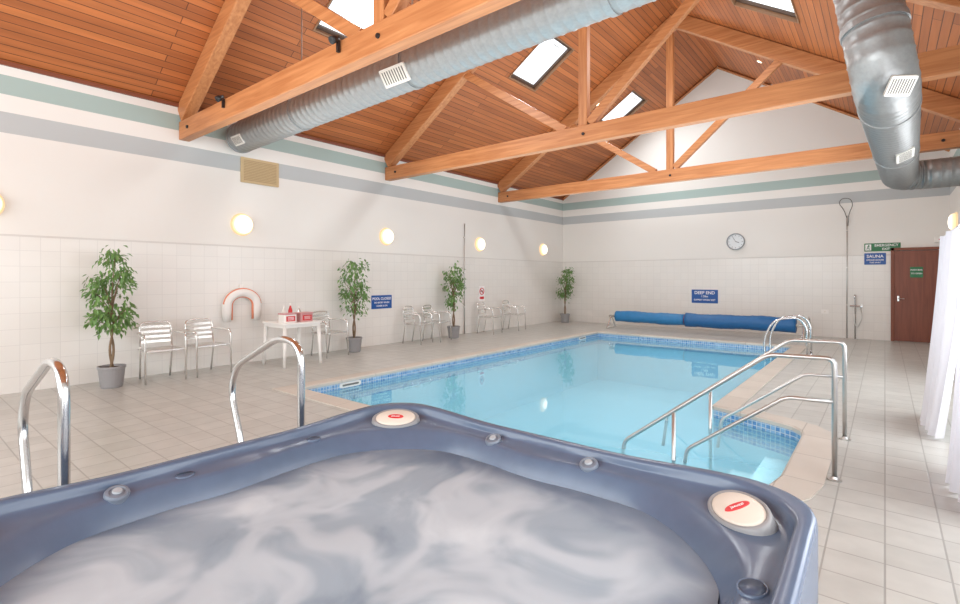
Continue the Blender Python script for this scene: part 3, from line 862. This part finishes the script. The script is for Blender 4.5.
# shower fittings on the far wall
t = thing('wall_pipe', 'tall slim grey pipe with loose hose loop on the far wall', 'pipe', (-.71, YF - .03, 0))
obj('pipe', T([(0, 0, 0), (0, 0, 2.95)], .011, 10), M_steel, t, smooth=True)
lp = [(0, -.01, 2.9), (-.06, -.02, 3.1), (-.16, -.02, 3.26), (-.1, -.02, 3.38), (.07, -.02, 3.36), (.12, -.02, 3.2), (.04, -.02, 3.0), (.02, -.02, 2.7)]
obj('hose_loop', T(fillet(lp, .08, 4), .007, 8), M_slot, t, smooth=True)
for z in (.8, 1.7, 2.6): obj('pipe_clip', B((0, .005, z), (.05, .03, .025)), M_white, t)
t = thing('foot_shower', 'short chrome shower tap with valve low on the far wall', 'tap', (-.55, YF - .06, 0))
obj('riser', T(fillet([(0, 0, 0), (0, 0, 1.05), (.0, -.16, 1.05), (0, -.18, .95)], .06, 5), .016, 10), M_chrome, t, smooth=True)
bm = T([(-.1, 0, .78), (.1, 0, .78)], .022, 10); box(bm, (.12, 0, .78), (.03, .05, .05)); obj('valve', bm, M_chrome, t)
obj('hose', T(fillet([(.1, -.02, .76), (.14, -.06, .5), (.04, -.05, .25), (-.02, -.03, .4), (0, -.02, .6)], .1, 5), .01, 8), M_steel, t, smooth=True)
t = thing('socket_plate', 'small white socket plate low on the far wall beside the reel', 'socket', (-1.15, YF, .62), RB)
obj('plate', prism(rrect(.15, .1, .01), .012), M_white, t); obj('switch', B((0, 0, .014), (.03, .04, .006)), M_grille, t)

# pole on the left wall
t = thing('leaf_net_pole', 'thin upright grey pole fixed to the left wall beside the third potted tree', 'pole', (XL + .04, 9.75, 0))
obj('shaft', T([(0, 0, 0), (0, 0, 2.86)], .012, 10), M_steel, t, smooth=True)
for z in (.7, 1.6, 2.5): obj('pole_clip', B((-.015, 0, z), (.05, .05, .03)), M_white, t)

# horseshoe lifebuoy
t = thing('lifebuoy', 'white horseshoe lifebuoy with pale salmon edging, hung on the left wall', 'lifebuoy', (XL + .05, 3.98, .97), RL)
def shoe(r, dx, z, drop):
    return [(-r - dx, -drop, z), (-r, -.08, z)] + [(r * math.cos(a), .02 + .85 * r * math.sin(a), z) for a in [PI - PI * k / 16 for k in range(17)]] + [(r, -.08, z), (r + dx, -drop, z)]
obj('float_ring', T(shoe(.25, -.01, 0, .24), [.06, .075] + [.078] * 17 + [.075, .06], 18), M_white, t, smooth=True)
obj('inner_band', T(shoe(.178, .0, .02, .22), .020, 10), M_salmon, t, smooth=True)
obj('outer_band', T([(.31 * math.cos(a), .02 + .275 * math.sin(a), .03) for a in [PI * .97 - PI * .94 * k / 16 for k in range(17)]], .018, 8), M_salmon, t, smooth=True)
obj('hanging_bracket', B((0, .32, -.03), (.06, .1, .04)), M_white, t)

# ------------------------------------------------------------------ chairs
def make_chair(label, loc, rot, group):
    t = thing('aluminium_chair', label, 'chair', loc, (0, 0, rot), group)
    r = .0125
    for s in (-1, 1):
        obj('leg', T(fillet([(.24, s * .25, 0), (.21, s * .25, .62), (.17, s * .25, .655)], .05, 5), r, 10), M_alu, t, smooth=True)
        obj('leg', T(fillet([(-.27, s * .19, 0), (-.20, s * .2, .44), (-.23, s * .2, .50)], .05, 4), r, 10), M_alu, t, smooth=True)
        obj('armrest', T(fillet([(.18, s * .25, .652), (-.02, s * .27, .662), (-.2, s * .235, .66), (-.25, s * .19, .66)], .1, 5), .016, 10), M_alu, t, smooth=True)
    obj('back_frame', T(fillet([(-.21, -.2, .45), (-.27, -.2, .80), (-.28, 0, .815), (-.27, .2, .80), (-.21, .2, .45)], .08, 6), r, 10), M_alu, t, smooth=True)
    for k, z in enumerate((.53, .60, .67, .74)):
        bm = bmesh.new()
        x = -.225 - (z - .5) * .17
        cols = []
        for u in (-1, -.66, -.33, 0, .33, .66, 1):
            px = x - .02 * math.cos(u * PI / 2)
            cols.append([bm.verts.new(v) for v in ((px, u * .195, z - .018), (px - .006, u * .195, z + .018), (px - .012, u * .195, z + .018), (px - .006, u * .195, z - .018))])
        for a, b in zip(cols, cols[1:]):
            for j in range(4): bm.faces.new((a[j], a[(j + 1) % 4], b[(j + 1) % 4], b[j]))
        bm.faces.new(cols[0]); bm.faces.new(cols[-1][::-1])
        obj('back_slat', bm, M_alu, t)
    bm = bmesh.new()
    for k in range(9): box(bm, (-.19 + k * .05, 0, .445), (.038, .44, .008))
    obj('seat', bm, M_alu, t)
    bm = T(fillet([(-.21, -.22, .435), (.22, -.235, .435), (.22, .235, .435), (-.21, .22, .435)], .05, 4), .011, 8, closed=False)
    obj('seat_frame', bm, M_alu, t, smooth=True)
    return t
GC = 'aluminium chairs along the left wall'
ch = make_chair('slatted aluminium armchair right beside the first potted tree', (-8.0, 2.62, 0), -.05, GC)
for (x, y, a, lab) in ((-8.0, 3.24, .06, 'slatted aluminium armchair below and left of the lifebuoy, second from the left'),
                       (-8.05, 5.42, .1, 'slatted aluminium armchair between the white table and the second potted tree'),
                       (-8.08, 7.72, .25, 'slatted aluminium armchair just right of the blue notice on the left wall'),
                       (-8.05, 8.30, .25, 'slatted aluminium armchair just left of the third potted tree'),
                       (-8.05, 10.28, .2, 'slatted aluminium armchair below the prohibition sign'),
                       (-8.05, 11.40, .2, 'slatted aluminium armchair furthest along the left wall')):
    dup(ch, (x, y, 0), (0, 0, a), lab)

# ------------------------------------------------------------------ ficus trees
def foliage(seed, sp, nleaf=720):
    random.seed(seed)
    bm = bmesh.new()
    blobs = []
    for k in range(26):
        z = random.uniform(.80, 1.74)
        w = sp * math.sin(max(.05, min(1, (z - .6) / 1.3)) * PI) + .04
        a = random.uniform(0, 2 * PI)
        f = random.uniform(.3, 1)
        blobs.append(Vector((w * math.cos(a) * f, w * math.sin(a) * f, z)))
    for k in range(nleaf):
        b = random.choice(blobs)
        d = Vector((random.gauss(0, 1), random.gauss(0, 1), random.gauss(0, .9))) * .062
        p = b + d
        hr = math.hypot(p.x, p.y)
        if hr > .27: p.x *= .27 / hr; p.y *= .27 / hr
        out = Vector((p.x, p.y, random.uniform(-.5, .1))).normalized()
        dirv = (out + Vector((random.uniform(-.7, .7), random.uniform(-.7, .7), random.uniform(-.9, .2)))).normalized()
        side = dirv.cross(Vector((random.uniform(-.4, .4), random.uniform(-.4, .4), 1))).normalized()
        ln = random.uniform(.06, .095); wd = ln * .24
        up = side.cross(dirv) * .008
        v = [p, p + dirv * ln * .45 + side * wd + up, p + dirv * ln + Vector((0, 0, -.01)), p + dirv * ln * .45 - side * wd + up]
        vs = [bm.verts.new(q) for q in v]
        bm.faces.new((vs[0], vs[1], vs[2])); bm.faces.new((vs[0], vs[2], vs[3]))
    return bm, blobs
def make_tree(label, loc, seed, group, sp, nl):
    t = thing('potted_tree', label, 'potted tree', loc, (0, 0, 0), group)
    obj('pot', L([(0, 0), (.115, 0), (.125, .02), (.15, .25), (.16, .255), (.16, .285), (.145, .285), (.14, .25), (0, .25)], 28), M_pot, t, smooth=False)
    obj('soil', L([(0, .265), (.08, .268), (.142, .255)], 24), M_soil, t)
    bm, blobs = foliage(seed, sp, nl)
    obj('foliage', bm, M_leaf, t, recalc=False)
    tb = bmesh.new()
    for ph in (0, PI):
        tube(tb, [(.02 * math.cos(z * 9 + ph), .02 * math.sin(z * 9 + ph), z) for z in [.25 + k * .06 for k in range(15)]], [.018 - .0006 * k for k in range(15)], 8)
    random.seed(seed + 3)
    for b in blobs[:16]:
        s = Vector((0, 0, min(1.05, max(.75, b.z - .3))))
        tube(tb, [s, s.lerp(b, .5) + Vector((0, 0, .04)), b], [.009, .006, .003], 5)
    obj('trunk', tb, M_bark, t, smooth=True)
    return t
GT = 'potted fig trees along the left wall'
make_tree('leafy potted fig tree nearest the camera, left of the chairs', (-7.97, 2.03, 0), 11, GT, .33, 900)
make_tree('leafy potted fig tree left of the blue notice', (-8.1, 6.02, 0), 23, GT, .21, 650)
make_tree('leafy potted fig tree beside the thin wall pole', (-8.1, 8.93, 0), 37, GT, .21, 650)
make_tree('leafy potted fig tree in the far corner', (-8.08, 14.3, 0), 52, GT, .24, 650)

# ------------------------------------------------------------------ table and boxes
t = thing('plastic_table', 'white square plastic garden table below the lifebuoy', 'table', (-7.78, 4.52, 0))
g = prism(rrect(.74, .74, .09), .03); bmesh.ops.translate(g, vec=(0, 0, .69), verts=g.verts)
obj('tabletop', g, M_white, t, bevel=.006)
bm = bmesh.new()
for s in (-1, 1): box(bm, (s * .33, 0, .665), (.02, .6, .05)); box(bm, (0, s * .33, .665), (.6, .02, .05))
obj('apron', bm, M_white, t)
for sx in (-1, 1):
    for sy in (-1, 1):
        obj('leg', T([(sx * .30, sy * .30, .69), (sx * .33, sy * .33, .0)], [.036, .024], 10), M_white, t, smooth=True)
M_pink = mat('pinkish_plastic', lin(206, 150, 150), .4, noise=.05)
def crate(x, y, w, rot, lab, c, c2):
    t = thing('storage_box', lab, 'box', (x, y, .72), (0, 0, rot))
    g = prism(rrect(.2, w, .02), .13)
    obj('box_body', g, c, t, bevel=.004)
    g = prism(rrect(.215, w + .015, .02), .022); bmesh.ops.translate(g, vec=(0, 0, .13), verts=g.verts)
    obj('lid', g, M_pink, t, bevel=.004)
    obj('front_label', B((.101, 0, .065), (.004, w * .72, .085)), c2, t)
    bm = bmesh.new()
    for k in range(3): box(bm, (.104, 0, .045 + k * .02), (.002, w * .5, .007))
    obj('printed_lines', bm, M_signw, t)
crate(-7.62, 4.34, .22, 0, 'white box with red label, left on the plastic table', M_white, M_red)
crate(-7.64, 4.64, .24, .1, 'pinkish box with red label, right on the plastic table', M_pink, M_red)
def bottle(x, y, h, lab, c):
    t = thing('bottle', lab, 'bottle', (x, y, .72), group='bottles on the plastic table')
    obj('bottle_body', L([(0, 0), (.032, 0), (.034, .01), (.034, h * .6), (.014, h * .8), (.013, h * .88), (0, h * .88)], 18), c, t, smooth=True)
    obj('cap', L([(0, h * .86), (.017, h * .86), (.017, h), (0, h)], 14), M_white, t)
bottle(-7.88, 4.42, .26, 'tall white bottle behind the boxes, leftmost', M_grille)
bottle(-7.9, 4.55, .30, 'tall red bottle behind the boxes', M_red)
bottle(-7.88, 4.70, .24, 'short grey bottle behind the boxes, rightmost', M_alu)

# ------------------------------------------------------------------ curtains
def curtain(y0, y1, xt, xb, ztop, name_lab, phase):
    bm = bmesh.new(); nu, nv_ = 90, 24; rows = []
    for j in range(nv_ + 1):
        v = j / nv_; z = .03 + (ztop - .03) * v; row = []
        for i in range(nu + 1):
            u = i / nu
            fl = (1 - v) ** 1.3
            x = xb + (xt - xb) * (1 - fl) + (.045 + .015 * fl) * math.sin(u * 2 * PI * 6 + phase + .5 * v) + .02 * math.sin(u * 9 + 2 * v)
            y = y0 + (y1 - y0) * u + .02 * math.sin(u * 40 + 3 * v)
            row.append(bm.verts.new((x, y, z)))
        rows.append(row)
    for a, b in zip(rows, rows[1:]):
        for i in range(nu): bm.faces.new((a[i], a[i + 1], b[i + 1], b[i]))
    t = thing('curtain', name_lab, 'curtain', (0, 0, 0), group='white curtains along the right side')
    obj('cloth', bm, M_curt, t, smooth=True, recalc=False)
    obj('curtain_rail', T([(xt, y0 - .05, ztop + .02), (xt, y1 + .05, ztop + .02)], .012, 10), M_white, t)
curtain(5.95, 7.0, .50, .34, 1.88, 'full white curtain hanging on the right side, further from the camera', 0)
curtain(4.1, 5.2, .50, .40, 1.88, 'white curtain at the right edge, nearest the camera', 2)

# ------------------------------------------------------------------ lights
def area(name, loc, rot, sx, sy, e, col=(1, 1, 1)):
    l = bpy.data.lights.new(name, 'AREA'); l.shape = 'RECTANGLE'; l.size = sx; l.size_y = sy; l.energy = e; l.color = col
    o = bpy.data.objects.new(name, l); COL.objects.link(o); o.location = loc; o.rotation_euler = rot
    return o
area('daylight_right', (.98, 5.0, 1.6), (0, PI / 2, 0), 2.0, 8, 95, (.94, .98, 1))       # faces -X
area('front_fill', (-3.7, -3.6, 2.6), (PI / 2, 0, 0), 8, 3, 470, (.93, .98, 1))        # faces +Y; added fill behind the camera, the front wall has no window
area('ceiling_fill', (-3.7, 6, 3.1), (PI, 0, 0), 7, 14, 285, (.90, .97, 1))                     # faces up; added fill to brighten the timber ceiling, no fitting there
area('pool_fill', (-3.7, 7.9, -.17), (0, 0, 0), 4.2, 8.5, 85, (.9, .98, 1))  # added fill just below the surface to brighten the basin, no pool lamp
area('pool_fill', (-1.1, 5.0, -.17), (0, 0, 0), .7, 1.2, 5, (.9, .98, 1))  # added fill over the entry steps, likewise not a pool lamp
for X, Y in SKY:
    s = 1 if X < XRIDGE else -1
    area('skylight_daylight', (X + .05 * s, Y, zc(X) - .12), (0, -math.atan(SL) * s, 0), .9, .7, 75, (.94, .98, 1))
w = bpy.data.worlds.new('world'); scn.world = w; w.use_nodes = True
w.node_tree.nodes['Background'].inputs[0].default_value = (.9, .95, 1, 1); w.node_tree.nodes['Background'].inputs[1].default_value = .8

# ------------------------------------------------------------------ camera
cd = bpy.data.cameras.new('camera'); cam = bpy.data.objects.new('camera', cd); COL.objects.link(cam)
cd.sensor_width = 36; cd.lens = 497 / 960 * 36; cd.shift_y = -24 / 960; cd.clip_start = .02
cam.location = (0, 0, 1.45); cam.rotation_euler = (PI / 2, 0, math.radians(39.17))
scn.camera = cam
scn.view_settings.view_transform = 'Standard'
scn.view_settings.exposure = -0.04
